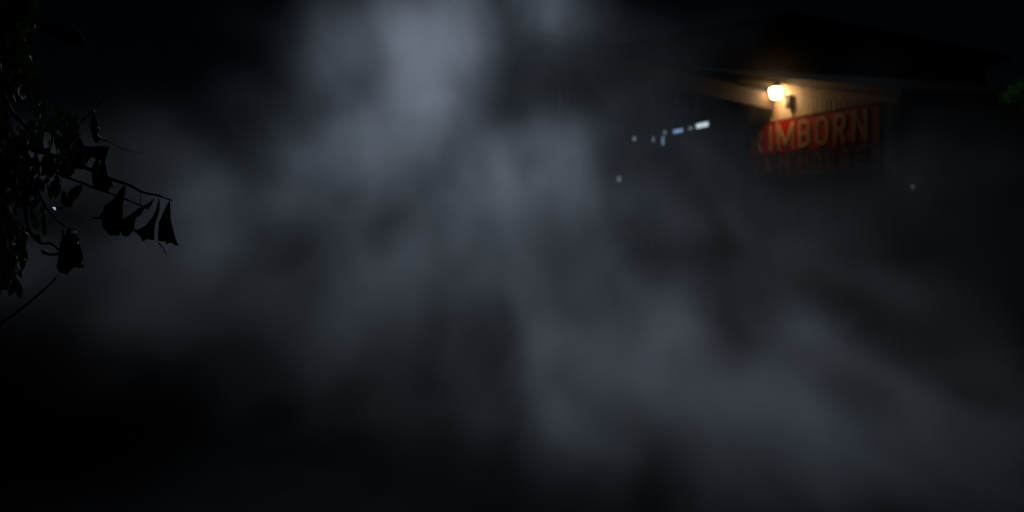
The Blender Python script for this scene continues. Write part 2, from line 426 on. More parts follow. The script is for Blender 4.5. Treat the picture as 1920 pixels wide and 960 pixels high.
B1 = (-2.66, 2.72, 2.9); B2 = (-2.5, 2.75, 4.0); B3 = (-2.69, 2.7, 2.1)
twig([(-90,240),(40,272),(110,296),(160,314),(207,335),(242,347),(267,360),(297,367),(323,376)], .010, .0024, base=B1)
twig([(60,300),(120,330),(160,345),(175,352),(202,361),(232,372),(265,386),(281,393)], .005, .0022, D0=2.58)
twig([(-60,60),(10,190),(30,218),(60,250),(95,300)], .011, .003, base=B2)
twig([(60,330),(80,378),(100,405),(114,418),(128,426),(142,432)], .0035, .0015)
twig([(40,350),(49,400),(52,423),(62,443),(78,456),(94,456),(105,463),(110,470)], .006, .003)
twig([(-60,400),(0,415),(14,421),(25,428),(40,445),(52,450)], .005, .0022, base=B3)
twig([(203,172),(186,195),(177,206),(161,220),(149,234),(140,262)], .0022, .0028, D0=2.75)
twig([(201,263),(225,276),(247,284),(268,287)], .0022, .0012, D0=2.62, D1=2.95)
twig([(110,512),(98,528),(76,549),(41,578),(8,602),(-40,640)], .0022, .0042, D0=2.6, D1=2.3)
twig([(297,455),(307,467),(310,474),(316,479)], .0022, .0008)
twig([(264,360),(263,366),(264,384)], .0018, .0014)

def leaf_poly(pts, D, seed, name='leaf', fold=.02, m=M_leaf, extra=None):
    """a crumpled hanging leaf: outline, triangulated and folded in depth, with thickness"""
    r = random.Random(seed)
    P = []
    k = len(pts)
    for i in range(k):                                # densify the outline and roughen it a little
        a, b = pts[i], pts[(i+1) % k]
        n_ = max(1, int(math.dist(a, b)/7))
        for j in range(n_):
            t = j/n_; w_ = .9 if j else 0
            P.append((a[0]+(b[0]-a[0])*t+r.uniform(-w_, w_), a[1]+(b[1]-a[1])*t+r.uniform(-w_, w_)))
    bm = bmesh.new()
    f = bm.faces.new([bm.verts.new(at(x, y, D)) for x, y in P])
    bmesh.ops.triangulate(bm, faces=[f])
    for _ in range(2):
        bmesh.ops.subdivide_edges(bm, edges=[e for e in bm.edges if e.calc_length() > .012], cuts=1, use_grid_fill=False)
        bmesh.ops.triangulate(bm, faces=bm.faces)
    ph = r.uniform(0, 6)
    for v in bm.verts:
        c = v.co
        dy = fold*math.sin(c.x*75+c.z*16+ph) + fold*.5*math.sin(c.x*160-c.z*40+ph*2) + .012*mnoise.noise(c*28+Vector((seed, 0, 0)))
        d_ = v.co - Vector((0, 0, H)); v.co += d_*(dy/D)
    bmesh.ops.solidify(bm, geom=bm.faces[:], thickness=.0009)
    return link(name, bm, m, tr, True)
def c6(l): return [(160+x/4, 260+y/4) for x, y in l]
def c7(l): return [(x/4.365, 400+y/4.365) for x, y in l]
def c4(l): return [(x/5.333, 150+y/5.333) for x, y in l]
def c5(l): return [(x/10.667, 330+y/10.667) for x, y in l]
leaf_poly(c6([(305,360),(298,395),(285,440),(280,540),(280,640),(292,655),(250,730),(215,727),(180,728),(165,705),(125,665),(160,620),(185,590),(205,560),(222,505),(205,505),(185,545),(180,575),(155,568),(110,600),(60,605),(30,595),(62,590),(100,585),(130,550),(145,500),(165,488),(240,430),(270,390),(283,355)]), DL, 1)
leaf_poly(c6([(525,440),(505,480),(490,512),(440,530),(415,575),(382,592),(372,625),(365,655),(362,690),(350,705),(320,735),(300,733),(270,725),(275,680),(300,650),(312,630),(285,600),(320,582),(350,560),(375,540),(400,520),(460,490),(495,465)]), DL+.015, 2)
leaf_poly(c6([(552,440),(559,480),(557,530),(545,580),(530,620),(520,655),(516,690),(518,762),(490,758),(460,755),(430,775),(415,740),(390,715),(365,695),(362,675),(390,680),(420,667),(450,645),(480,620),(510,575),(535,520)]), DL, 3)
leaf_poly(c6([(635,462),(638,520),(638,600),(650,645),(662,690),(672,730),(690,785),(705,795),(690,803),(668,797),(645,780),(625,785),(610,795),(600,770),(575,772),(545,765),(543,730),(552,700),(570,640),(572,615),(560,640),(553,690),(545,690),(550,630),(570,590),(590,540),(605,510),(622,475)]), DL-.01, 4)
leaf_poly(c6([(85,150),(100,160),(98,200),(92,230),(100,235),(108,200),(118,160),(150,175),(158,200),(160,240),(172,275),(190,290),(200,325),(212,360),(195,362),(180,375),(170,405),(120,395),(60,355),(50,300),(52,255),(45,225),(60,190)]), DL+.01, 5)
leaf_poly(c6([(-60,50),(0,55),(60,58),(120,52),(180,60),(165,85),(155,110),(150,180),(125,165),(85,160),(60,140),(40,140),(20,160),(8,190),(-5,230),(-40,230),(-90,200),(-90,100)]), DL+.03, 6)
leaf_poly(c7([(512,100),(520,150),(527,180),(530,225),(540,180),(548,130),(565,115),(570,150),(583,182),(600,150),(610,165),(605,200),(622,145),(622,220),(640,250),(650,270),(665,300),(678,345),(665,388),(675,410),(690,448),(665,438),(640,437),(605,442),(585,460),(560,480),(545,505),(520,490),(490,487),(470,460),(462,430),(475,370),(500,350),(490,300),(487,250),(500,215),(510,170)]), DL, 7, fold=.012)
leaf_poly(c7([(375,-20),(382,60),(387,130),(378,185),(360,180),(345,140),(352,70),(362,10)]), DL+.02, 8)
leaf_poly(c7([(330,298),(360,300),(400,322),(440,325),(480,315),(478,340),(440,350),(390,345),(350,332)]), DL, 9)
leaf_poly(c7([(140,135),(175,138),(215,155),(240,185),(225,200),(190,180),(160,160)]), DL+.01, 10)
leaf_poly(c7([(275,175),(310,165),(330,190),(343,225),(310,228),(290,210)]), DL-.01, 12)
leaf_poly(c7([(60,65),(110,75),(118,110),(90,135),(65,130),(55,95)]), DL, 13)
leaf_poly(c7([(95,280),(110,250),(150,240),(187,212),(215,225),(213,262),(200,300),(165,350),(150,320),(120,310)]), DL+.02, 14)
leaf_poly(c7([(200,365),(215,395),(205,440),(178,475),(176,537),(150,505),(115,490),(120,440),(140,405),(170,470),(180,420)]), DL, 15)
leaf_poly(c4([(945,290),(952,360),(950,430),(980,470),(1008,503),(985,520),(968,545),(1000,570),(1075,600),(1065,612),(1040,612),(1005,600),(980,580),(975,600),(985,625),(965,632),(945,620),(935,590),(920,560),(908,510),(903,450),(912,380),(930,320)]), 2.66, 16, fold=.01)
leaf_poly(c5([(1640,160),(1650,200),(1640,260),(1580,400),(1500,500),(1480,610),(1380,630),(1280,600),(1220,500),(1215,400),(1245,300),(1290,260),(1300,380),(1350,430),(1400,350),(1380,300),(1520,200)]), DL, 17)
leaf_poly(c5([(1000,570),(1050,620),(1150,630),(1300,615),(1250,650),(1180,680),(1100,680),(1030,640)]), DL, 18)
leaf_poly(c5([(870,560),(900,720),(935,850),(925,1050),(900,1180),(860,1100),(840,900),(862,720)]), DL+.01, 19)
leaf_poly([(58,30),(90,40),(130,48),(152,62),(160,80),(148,88),(120,80),(90,66),(66,50)], 1.25, 20, fold=.004, m=mat('near_leaf', (.05,.08,.02), .7, var=.4, scale=30, trans=.12))

def inside(p, poly):
    c = False; j = len(poly)-1
    for i in range(len(poly)):
        xi, yi = poly[i]; xj, yj = poly[j]
        if (yi > p[1]) != (yj > p[1]) and p[0] < (xj-xi)*(p[1]-yi)/(yj-yi)+xi: c = not c
        j = i
    return c
MASS = [[(-60,-40),(58,-40),(75,40),(72,100),(82,150),(85,185),(112,198),(132,210),(150,212),(150,235),(158,262),(165,285),(160,300),(150,325),(128,332),(112,350),(98,375),(80,395),(66,412),(48,392),(30,382),(10,396),(-60,400)],
        [(-60,425),(0,430),(14,436),(24,452),(30,470),(30,495),(22,510),(16,535),(0,540),(-60,545)]]
MASS.append([(-40,405),(20,402),(60,430),(50,470),(44,500),(30,530),(10,550),(-40,560)])
HOLES = [[(8,196),(50,193),(62,205),(58,228),(38,236),(12,225)], [(88,222),(100,212),(112,218),(105,240),(90,244)], [(90,338),(106,345),(112,372),(102,368)]]
bm = bmesh.new()
rg = random.Random(5)
def one_leaf(bm, p, L_, W_, ax, nrm, curl):
    side = ax.cross(nrm).normalized(); k = 6; prev = None
    for i in range(k+1):
        t = i/k; wdt = W_*math.sin(math.pi*min(1, t*.93+.04))**.75*(1-.25*t)
        c = p + ax*(L_*t) + nrm*(curl*L_*math.sin(t*2.6))
        row = [bm.verts.new(c - side*wdt + nrm*wdt*.55), bm.verts.new(c), bm.verts.new(c + side*wdt + nrm*wdt*.55)]
        if prev:
            for a in range(2): bm.faces.new((prev[a], prev[a+1], row[a+1], row[a]))
        prev = row
cnt = 0
while cnt < 1050:
    q = (rg.uniform(-60, 170), rg.uniform(-40, 545))
    if not any(inside(q, m_) for m_ in MASS): continue
    if any(inside(q, h) for h in HOLES): continue
    D_ = rg.uniform(2.4, 2.95)
    L_ = rg.uniform(.022, .068)
    ax = Vector((rg.gauss(0, .35), rg.gauss(0, .4), -1)).normalized()
    qe = (q[0]+ax.x*L_/D_*1600, q[1]-ax.z*L_/D_*1600)
    if not any(inside(qe, m_) for m_ in MASS) and rg.random() < .8: continue
    if any(inside(qe, h) for h in HOLES): continue
    nr = Vector((rg.gauss(0, .5), -1, rg.gauss(0, .3))); nr = (nr - ax*nr.dot(ax)).normalized()
    one_leaf(bm, at(q[0], q[1], D_), L_, L_*rg.uniform(.18, .32), ax, nr, rg.uniform(-.15, .25)); cnt += 1
# the rest of the crown, out of the frame
for _ in range(900):
    p = Vector((-2.6+rg.gauss(0, .55), 2.75+rg.gauss(0, .5), 4.3+rg.gauss(0, .6)))
    if p.y < 1.3 or (abs(p.x/p.y) < .70 and p.z < H+.4*p.y+.15): continue
    ax = Vector((rg.gauss(0, .4), rg.gauss(0, .4), -1)).normalized(); nr = Vector((rg.gauss(0, 1), rg.gauss(0, 1), .2)); nr = (nr-ax*nr.dot(ax)).normalized()
    one_leaf(bm, p, rg.uniform(.05, .09), .02, ax, nr, .1)
link('foliage', bm, M_leaf, tr, True)

# ------------------------------------------------------------------ right tree, one green spray in the frame
t2 = empty('tree', (12.2, 13.8, 0), 'leafy green tree whose lit spray enters at the right edge', 'tree')
bm = bmesh.new()
tube(bm, smooth_path([(12.2,13.8,-.2),(12.1,13.8,1.6),(12.2,13.7,3.2),(12.0,13.8,5.0),(12.1,13.8,6.2)]), [.2-.008*i for i in range(21)], 10); link('trunk', bm, M_bark, t2, True)
D2 = 13.0
tip = at(1890, 181, D2)
bm = bmesh.new(); tube(bm, smooth_path([(12.2,13.7,3.3),(10.6,13.3,4.2),tip]), [.05,.045,.04,.035,.03,.03,.025,.022,.018,.012,.008]); link('branch', bm, M_bark, t2, True)
bm = bmesh.new()
blobs = [(1893,182,.09,60),(1906,176,.08,50),(1914,165,.10,70),(1921,158,.12,80),(1928,172,.15,90)]
for x, y, rr, nn in blobs:
    c = at(x, y, D2)
    for _ in range(nn):
        p = c+Vector((rg.gauss(0, rr*.5), rg.gauss(0, rr), rg.gauss(0, rr*.42)))
        ax = Vector((rg.gauss(0,1), rg.gauss(0,1), rg.gauss(0,1))).normalized(); nr = ax.orthogonal().normalized()
        one_leaf(bm, p, .06, .016, ax, nr, .1)
for _ in range(3500):
    p = Vector((12.6+rg.gauss(0, .9), 13.8+rg.gauss(0, 1.0), 5.2+rg.gauss(0, 1.0)))
    if p.x/p.y < .66: continue
    ax = Vector((rg.gauss(0,1), rg.gauss(0,1), rg.gauss(0,1)-.4)).normalized(); nr = ax.orthogonal().normalized()
    one_leaf(bm, p, .11, .03, ax, nr, .1)
link('crown', bm, M_leafg, t2, True)

# ------------------------------------------------------------------ smoke: a real volume of drifting puffs
#SMOKE_TABLE_BEGIN
PUFFS = [
(-3.37,10.5,4.96,0.373,0.8,0.373,0.0056),
(-2.55,10.6,4.97,0.376,0.8,0.376,0.0007),
(-1.86,8.84,4.7,0.315,0.8,0.315,0.0262),
(-1.59,9.15,4.67,0.326,0.8,0.326,0.0906),
(-1.22,8.95,4.7,0.319,0.8,0.319,0.0654),
(-0.776,8.49,4.52,0.302,0.8,0.302,0.1466),
(-0.721,11.6,5.32,0.412,0.8,0.412,0.0698),
(-0.252,11.2,5.22,0.399,0.8,0.399,0.0308),
(0.172,9.85,4.89,0.351,0.8,0.351,0.0175),
(0.5,9.87,4.96,0.352,0.8,0.352,0.1439),
(0.928,9.28,4.67,0.331,0.8,0.331,0.0321),
(-3.42,11,4.69,0.39,0.8,0.39,0.0013),
(-1.85,8.83,4.29,0.315,0.8,0.315,0.1475),
(-1.52,8.92,4.26,0.318,0.8,0.318,0.0501),
(-1.2,9,4.38,0.321,0.8,0.321,0.1041),
(-0.799,8.49,4.21,0.303,0.8,0.303,0.6378),
(-0.709,11.6,4.84,0.413,0.8,0.413,0.0553),
(-0.282,11.7,4.81,0.417,0.8,0.417,0.0219),
(0.212,8.94,4.28,0.318,0.8,0.318,0.0180),
(0.524,8.98,4.29,0.32,0.8,0.32,0.0307),
(0.844,9.38,4.45,0.334,0.8,0.334,0.0099),
(1.25,9.63,4.47,0.343,0.8,0.343,0.0099),
(1.83,11.4,4.89,0.407,0.8,0.407,0.0110),
(2.45,12.3,5.06,0.437,0.8,0.437,0.0187),
(2.52,10.1,4.63,0.36,0.8,0.36,0.0168),
(-2.23,10.9,4.25,0.389,0.8,0.389,0.0139),
(-1.8,11,4.29,0.39,0.8,0.39,0.0010),
(-1.43,10.7,4.27,0.381,0.8,0.381,0.0164),
(-0.993,10.5,4.2,0.372,0.8,0.372,0.3192),
(-0.589,9.76,4.12,0.348,0.8,0.348,0.0215),
(-0.244,9.49,4.09,0.338,0.8,0.338,0.0272),
(0.214,8.57,3.88,0.305,0.8,0.305,0.0198),
(0.531,8.46,3.88,0.301,0.8,0.301,0.0182),
(1.09,11.7,4.5,0.416,0.8,0.416,0.0148),
(1.56,11.7,4.35,0.415,0.8,0.415,0.0149),
(1.75,10.2,4.15,0.363,0.8,0.363,0.0119),
(1.92,9.62,4.09,0.343,0.8,0.343,0.0105),
(4.06,11.6,4.35,0.413,0.8,0.413,0.0025),
(4.38,11,4.23,0.391,0.8,0.391,0.0099),
(4.86,11.2,4.43,0.397,0.8,0.397,0.0040),
(-4.27,10.7,3.93,0.382,0.8,0.382,0.0012),
(-3.77,10.6,3.82,0.379,0.8,0.379,0.0090),
(-3.4,10.6,3.88,0.378,0.8,0.378,0.0228),
(-2.49,8.81,3.71,0.314,0.8,0.314,0.0025),
(-2.14,9.05,3.69,0.322,0.8,0.322,0.0160),
(-2.39,11.3,3.9,0.402,0.8,0.402,0.0670),
(-1.83,11,3.9,0.392,0.8,0.392,0.0449),
(-1.31,10.1,3.74,0.361,0.8,0.361,0.3017),
(-1.09,10.9,3.85,0.389,0.8,0.389,0.3741),
(-0.548,9.78,3.77,0.349,0.8,0.349,0.0538),
(-0.221,9.26,3.74,0.33,0.8,0.33,0.0017),
(0.17,8.43,3.63,0.3,0.8,0.3,0.0067),
(0.504,8.5,3.55,0.303,0.8,0.303,0.0183),
(1.14,11.7,4.01,0.418,0.8,0.418,0.0119),
(1.47,11.1,3.96,0.395,0.8,0.395,0.0045),
(1.61,10,3.79,0.356,0.8,0.356,0.0111),
(2,9.93,3.8,0.354,0.8,0.354,0.0204),
(2.83,11.4,4.02,0.406,0.8,0.406,0.0011),
(3.72,11.5,3.9,0.409,0.8,0.409,0.0010),
(4.19,11.8,3.96,0.419,0.8,0.419,0.0026),
(4.45,11.3,3.9,0.404,0.8,0.404,0.0029),
(4.57,10.6,3.91,0.378,0.8,0.378,0.0037),
(5.67,12,3.99,0.428,0.8,0.428,0.0044),
(5.75,11.2,3.98,0.4,0.8,0.4,0.0016),
(5.44,10.1,3.85,0.359,0.8,0.359,0.0070),
(-5.63,9.78,3.33,0.348,0.8,0.348,0.0050),
(-5.35,9.95,3.44,0.354,0.8,0.354,0.0050),
(-5.62,11.2,3.58,0.399,0.8,0.399,0.0105),
(-5.31,11.5,3.57,0.408,0.8,0.408,0.2019),
(-4.69,10.9,3.46,0.389,0.8,0.389,0.1288),
(-4.52,11.4,3.54,0.406,0.8,0.406,0.0363),
(-3.38,9.37,3.35,0.334,0.8,0.334,0.0015),
(-2.73,8.53,3.29,0.304,0.8,0.304,0.0022),
(-2.46,8.65,3.28,0.308,0.8,0.308,0.0089),
(-2.05,8.63,3.24,0.308,0.8,0.308,0.1393),
(-1.9,9.57,3.4,0.341,0.8,0.341,0.1032),
(-1.56,9.47,3.4,0.337,0.8,0.337,0.0846),
(-1.47,11.5,3.47,0.408,0.8,0.408,0.1519),
(-1.06,11.9,3.47,0.423,0.8,0.423,0.1516),
(-0.556,9.99,3.47,0.356,0.8,0.356,0.0530),
(-0.215,10.2,3.39,0.362,0.8,0.362,0.0011),
(0.213,10.8,3.53,0.383,0.8,0.383,0.0887),
(0.642,11,3.55,0.392,0.8,0.392,0.2081),
(0.962,10,3.47,0.356,0.8,0.356,0.1219),
(1.23,9.78,3.42,0.349,0.8,0.349,0.0488),
(1.77,10.4,3.43,0.369,0.8,0.369,0.0206),
(2.03,9.9,3.43,0.353,0.8,0.353,0.0205),
(2.39,10.1,3.38,0.359,0.8,0.359,0.0670),
(2.73,9.69,3.35,0.345,0.8,0.345,0.0045),
(3.18,10.1,3.44,0.36,0.8,0.36,0.0032),
(3.3,9.47,3.37,0.337,0.8,0.337,0.0033),
(4.1,10.3,3.46,0.367,0.8,0.367,0.0027),
(4.62,10.7,3.47,0.383,0.8,0.383,0.0024),
(4.7,10.1,3.36,0.359,0.8,0.359,0.0285),
(5.07,10.1,3.48,0.359,0.8,0.359,0.0088),
(6.13,11.2,3.47,0.398,0.8,0.398,0.0102),
(6.76,11.7,3.57,0.418,0.8,0.418,0.0384),
(-5.83,10.1,3,0.36,0.8,0.36,1.3000),
(-5.34,9.72,3.04,0.346,0.8,0.346,1.3000),
(-5.71,11.3,3.08,0.402,0.8,0.402,1.3000),
(-5.26,11.1,3.04,0.396,0.8,0.396,1.3000),
(-5.06,11.9,3.04,0.423,0.8,0.423,1.3000),
(-4.55,11.5,3.09,0.41,0.8,0.41,1.3000),
(-2.39,8.54,2.94,0.304,0.8,0.304,0.0083),
(-2.16,9.03,2.97,0.322,0.8,0.322,0.0471),
(-1.85,8.99,3,0.32,0.8,0.32,0.0583),
(-1.56,9.29,3.08,0.331,0.8,0.331,0.2846),
(-1.52,11.8,3.12,0.419,0.8,0.419,0.1797),
(-0.977,11.3,3.02,0.403,0.8,0.403,0.0234),
(-0.492,9.55,3,0.34,0.8,0.34,0.1454),
(-0.201,9.57,3.06,0.341,0.8,0.341,0.2570),
(0.202,10.4,2.98,0.372,0.8,0.372,0.0698),
(0.638,10.2,3.02,0.365,0.8,0.365,0.2541),
(0.995,9.99,3.02,0.356,0.8,0.356,0.0269),
(1.27,9.41,2.97,0.335,0.8,0.335,0.0486),
(1.84,10.6,2.99,0.377,0.8,0.377,0.0343),
(2.09,10.2,3,0.364,0.8,0.364,0.0215),
(2.23,9.41,3.08,0.335,0.8,0.335,0.0195),
(2.72,9.83,3.08,0.35,0.8,0.35,0.0212),
(3.11,9.65,3.02,0.344,0.8,0.344,0.0186),
(3.47,9.69,3.05,0.345,0.8,0.345,0.0128),
(4.04,10.2,3.06,0.362,0.8,0.362,0.0043),
(4.53,10.3,3.02,0.368,0.8,0.368,0.0007),
(4.93,10.6,3.06,0.376,0.8,0.376,0.0410),
(5.11,10.2,3.13,0.363,0.8,0.363,0.0570),
(6.28,11.5,3.17,0.408,0.8,0.408,0.0195),
(6.43,11.2,3.14,0.398,0.8,0.398,0.0551),
(-6.47,11.1,2.73,0.395,0.8,0.395,1.3000),
(-6.36,11.6,2.73,0.412,0.8,0.412,1.3000),
(-5.8,11.3,2.76,0.402,0.8,0.402,1.3000),
(-5.12,10.9,2.63,0.388,0.8,0.388,1.3000),
(-4.89,11.3,2.69,0.402,0.8,0.402,1.3000),
(-4.39,11.4,2.72,0.405,0.8,0.405,1.3000),
(-3.88,10.9,2.73,0.387,0.8,0.387,0.3798),
(-3.31,10.3,2.73,0.367,0.8,0.367,0.1673),
(-2.61,9.41,2.69,0.335,0.8,0.335,0.0155),
(-2.18,8.92,2.59,0.318,0.8,0.318,0.2148),
(-2.45,11.7,2.72,0.416,0.8,0.416,0.0450),
(-1.82,10.9,2.7,0.39,0.8,0.39,0.1242),
(-1.51,11.8,2.58,0.42,0.8,0.42,0.1647),
(-1.15,11.3,2.76,0.402,0.8,0.402,0.0717),
(-0.681,11,2.75,0.394,0.8,0.394,0.1219),
(-0.182,11.2,2.6,0.399,0.8,0.399,0.4558),
(0.284,10.7,2.67,0.382,0.8,0.382,0.0097),
(0.628,9.96,2.59,0.355,0.8,0.355,0.2718),
(1.03,11.3,2.65,0.404,0.8,0.404,0.0431),
(1.4,11.2,2.71,0.4,0.8,0.4,0.0916),
(1.48,9.11,2.67,0.325,0.8,0.325,0.0746),
(1.87,8.95,2.59,0.319,0.8,0.319,0.0354),
(2.87,11.6,2.63,0.413,0.8,0.413,0.0565),
(3.14,11.1,2.59,0.396,0.8,0.396,0.0834),
(3.4,10.7,2.71,0.382,0.8,0.382,0.0342),
(3.6,10.1,2.7,0.36,0.8,0.36,0.0452),
(3.86,9.72,2.64,0.346,0.8,0.346,0.0290),
(3.94,9.17,2.66,0.327,0.8,0.327,0.0121),
(4.14,8.77,2.72,0.312,0.8,0.312,0.0186),
(4.29,8.4,2.63,0.299,0.8,0.299,0.0202),
(6.19,11.5,2.61,0.409,0.8,0.409,0.0208),
(6.63,11.3,2.6,0.402,0.8,0.402,0.0439),
(-6.56,11.4,2.2,0.406,0.8,0.406,1.3000),
(-6.26,11.5,2.32,0.409,0.8,0.409,1.3000),
(-5.69,11.4,2.32,0.406,0.8,0.406,1.3000),
(-5.46,11.5,2.32,0.409,0.8,0.409,1.3000),
(-4.97,11.4,2.33,0.407,0.8,0.407,1.3000),
(-4.42,11.3,2.23,0.402,0.8,0.402,1.3000),
(-3.78,10.5,2.19,0.373,0.8,0.373,1.2718),
(-3.5,11,2.27,0.393,0.8,0.393,0.1257),
(-2.56,9.16,2.27,0.326,0.8,0.326,0.0031),
(-2.16,8.7,2.37,0.31,0.8,0.31,0.0507),
(-2.19,10.9,2.33,0.388,0.8,0.388,0.0626),
(-1.89,11.7,2.29,0.418,0.8,0.418,0.0222),
(-1.57,11.4,2.25,0.406,0.8,0.406,0.0272),
(-1.05,11.8,2.21,0.421,0.8,0.421,0.3809),
(-0.59,11.3,2.18,0.404,0.8,0.404,0.0537),
(-0.19,11.1,2.26,0.396,0.8,0.396,0.2176),
(0.26,10.7,2.25,0.382,0.8,0.382,0.0164),
(0.535,10.4,2.27,0.37,0.8,0.37,0.0133),
(1.05,10.7,2.34,0.382,0.8,0.382,0.0251),
(1.43,10.9,2.33,0.39,0.8,0.39,0.0377),
(1.63,9.42,2.32,0.336,0.8,0.336,0.0769),
(1.9,9.13,2.36,0.325,0.8,0.325,0.0494),
(2.82,11.2,2.28,0.399,0.8,0.399,0.0741),
(3,10.9,2.31,0.389,0.8,0.389,0.0270),
(3.52,10.8,2.22,0.385,0.8,0.385,0.0207),
(3.96,10.9,2.24,0.387,0.8,0.387,0.0492),
(3.93,9.96,2.3,0.355,0.8,0.355,0.0432),
(4.16,9.5,2.23,0.338,0.8,0.338,0.0075),
(4.4,9.3,2.32,0.331,0.8,0.331,0.0041),
(4.74,9.24,2.34,0.329,0.8,0.329,0.0102),
(6.22,11.6,2.31,0.412,0.8,0.412,0.0153),
(6.63,11.5,2.24,0.409,0.8,0.409,0.0395),
(-5.1,8.66,1.97,0.308,0.8,0.308,0.3651),
(-4.97,9.13,2,0.325,0.8,0.325,0.6075),
(-5.41,10.8,1.9,0.384,0.8,0.384,1.3000),
(-5.07,10.7,1.88,0.383,0.8,0.383,1.3000),
(-4.42,10.1,1.86,0.36,0.8,0.36,1.3000),
(-3.97,10.3,1.81,0.367,0.8,0.367,0.6691),
(-3.19,8.89,2.04,0.317,0.8,0.317,0.0690),
(-2.91,9.12,1.97,0.325,0.8,0.325,0.0330),
(-2.64,9.33,1.91,0.332,0.8,0.332,0.0516),
(-2.41,9.85,1.86,0.351,0.8,0.351,0.0030),
(-2.38,11.4,1.87,0.405,0.8,0.405,0.1291),
(-1.96,11.1,1.9,0.395,0.8,0.395,0.1793),
(-1.43,10.9,1.91,0.39,0.8,0.39,0.4749),
(-1.12,11.4,1.77,0.405,0.8,0.405,0.5454),
(-0.447,9.22,1.92,0.328,0.8,0.328,0.0243),
(-0.217,8.25,2.07,0.294,0.8,0.294,0.1642),
(0.179,10.1,1.93,0.36,0.8,0.36,0.1635),
(0.592,10.4,1.96,0.37,0.8,0.37,0.0457),
(0.776,8.66,1.96,0.309,0.8,0.309,0.1289),
(1.1,8.67,2.07,0.309,0.8,0.309,0.1045),
(1.93,11.3,1.79,0.403,0.8,0.403,0.0262),
(2.23,10.5,1.92,0.375,0.8,0.375,0.0263),
(2.4,9.67,1.89,0.344,0.8,0.344,0.0439),
(2.71,9.44,1.94,0.336,0.8,0.336,0.0693),
(3.62,11.6,1.9,0.412,0.8,0.412,0.1628),
(4.13,11.4,1.74,0.406,0.8,0.406,0.1381),
(4.78,12.1,1.69,0.429,0.8,0.429,0.0046),
(5.09,11.8,1.81,0.419,0.8,0.419,0.0013),
(4.82,10.4,1.94,0.371,0.8,0.371,0.0054),
(5.21,10.1,1.9,0.361,0.8,0.361,0.0352),
(6.55,12.1,1.78,0.431,0.8,0.431,0.0558),
(6.65,11.5,1.73,0.408,0.8,0.408,0.0522),
(-5.14,8.8,1.66,0.313,0.8,0.313,0.0302),
(-5.01,9.31,1.56,0.332,0.8,0.332,0.1719),
(-5.67,11.2,1.49,0.4,0.8,0.4,0.9852),
(-5.12,10.9,1.44,0.39,0.8,0.39,1.3000),
(-4.07,9.52,1.53,0.339,0.8,0.339,0.8019),
(-3.88,9.93,1.57,0.354,0.8,0.354,0.2373),
(-3.23,9.23,1.55,0.329,0.8,0.329,0.0342),
(-2.84,8.76,1.61,0.312,0.8,0.312,0.0144),
(-2.65,9.36,1.56,0.333,0.8,0.333,0.1274),
(-2.47,9.98,1.47,0.356,0.8,0.356,0.0127),
(-2.27,10.8,1.47,0.386,0.8,0.386,0.1822),
(-2.02,11.5,1.42,0.411,0.8,0.411,0.6617),
(-1.53,11.1,1.47,0.395,0.8,0.395,0.6916),
(-1.17,11.6,1.36,0.415,0.8,0.415,0.1393),
(-0.46,9.06,1.62,0.323,0.8,0.323,0.0395),
(-0.247,9.2,1.65,0.328,0.8,0.328,0.3634),
(0.124,10.5,1.52,0.376,0.8,0.376,0.0871),
(0.531,10.1,1.52,0.36,0.8,0.36,0.0540),
(0.75,8.39,1.65,0.299,0.8,0.299,0.0427),
(1.27,9.24,1.67,0.329,0.8,0.329,0.0679),
(1.81,10.5,1.45,0.376,0.8,0.376,0.1599),
(2.1,10.6,1.43,0.377,0.8,0.377,0.4227),
(2.4,10,1.48,0.357,0.8,0.357,0.0431),
(2.66,9.69,1.5,0.345,0.8,0.345,0.0623),
(3.58,11.3,1.47,0.403,0.8,0.403,0.1762),
(4.02,11.1,1.47,0.394,0.8,0.394,0.1267),
(4.5,11.6,1.44,0.413,0.8,0.413,0.1808),
(5.01,11.4,1.46,0.407,0.8,0.407,0.2075),
(5.09,10.7,1.38,0.381,0.8,0.381,0.0476),
(5.36,10.7,1.49,0.38,0.8,0.38,0.0348),
(6.31,11.6,1.33,0.414,0.8,0.414,0.0408),
(6.91,12,1.35,0.429,0.8,0.429,0.0419),
(-4.75,8.81,1.32,0.314,0.8,0.314,0.0354),
(-5.34,10.6,1.09,0.376,0.8,0.376,0.0955),
(-4.92,10.6,1.13,0.378,0.8,0.378,0.0369),
(-3.55,8.38,1.35,0.299,0.8,0.299,0.0136),
(-3.23,8.37,1.35,0.298,0.8,0.298,0.0107),
(-3.16,8.78,1.38,0.313,0.8,0.313,0.0140),
(-2.99,9.6,1.23,0.342,0.8,0.342,0.0363),
(-2.95,10.3,1.2,0.366,0.8,0.366,0.0275),
(-2.41,10.1,1.07,0.359,0.8,0.359,0.0243),
(-2.09,10.1,1.1,0.361,0.8,0.361,0.2150),
(-1.71,10.2,1.14,0.363,0.8,0.363,0.3286),
(-1.18,9.11,1.32,0.324,0.8,0.324,0.1092),
(-0.858,8.96,1.34,0.319,0.8,0.319,0.0438),
(-0.501,9.17,1.21,0.327,0.8,0.327,0.0841),
(-0.11,8.52,1.33,0.304,0.8,0.304,0.0495),
(0.291,11,1.06,0.392,0.8,0.392,0.1328),
(0.631,11.2,0.945,0.4,0.8,0.4,0.2267),
(0.968,10.1,1.19,0.359,0.8,0.359,0.0720),
(1.26,9.64,1.22,0.343,0.8,0.343,0.5254),
(2.04,11.7,0.826,0.417,0.8,0.417,1.3000),
(2.31,11.2,0.963,0.4,0.8,0.4,0.3456),
(2.85,11.7,0.845,0.418,0.8,0.418,0.0019),
(3.11,11.4,0.903,0.404,0.8,0.404,0.0083),
(3.11,9.52,1.25,0.339,0.8,0.339,0.3620),
(3.48,9.74,1.14,0.347,0.8,0.347,0.0359),
(3.97,9.93,1.14,0.354,0.8,0.354,0.0135),
(4.27,9.97,1.17,0.355,0.8,0.355,0.0470),
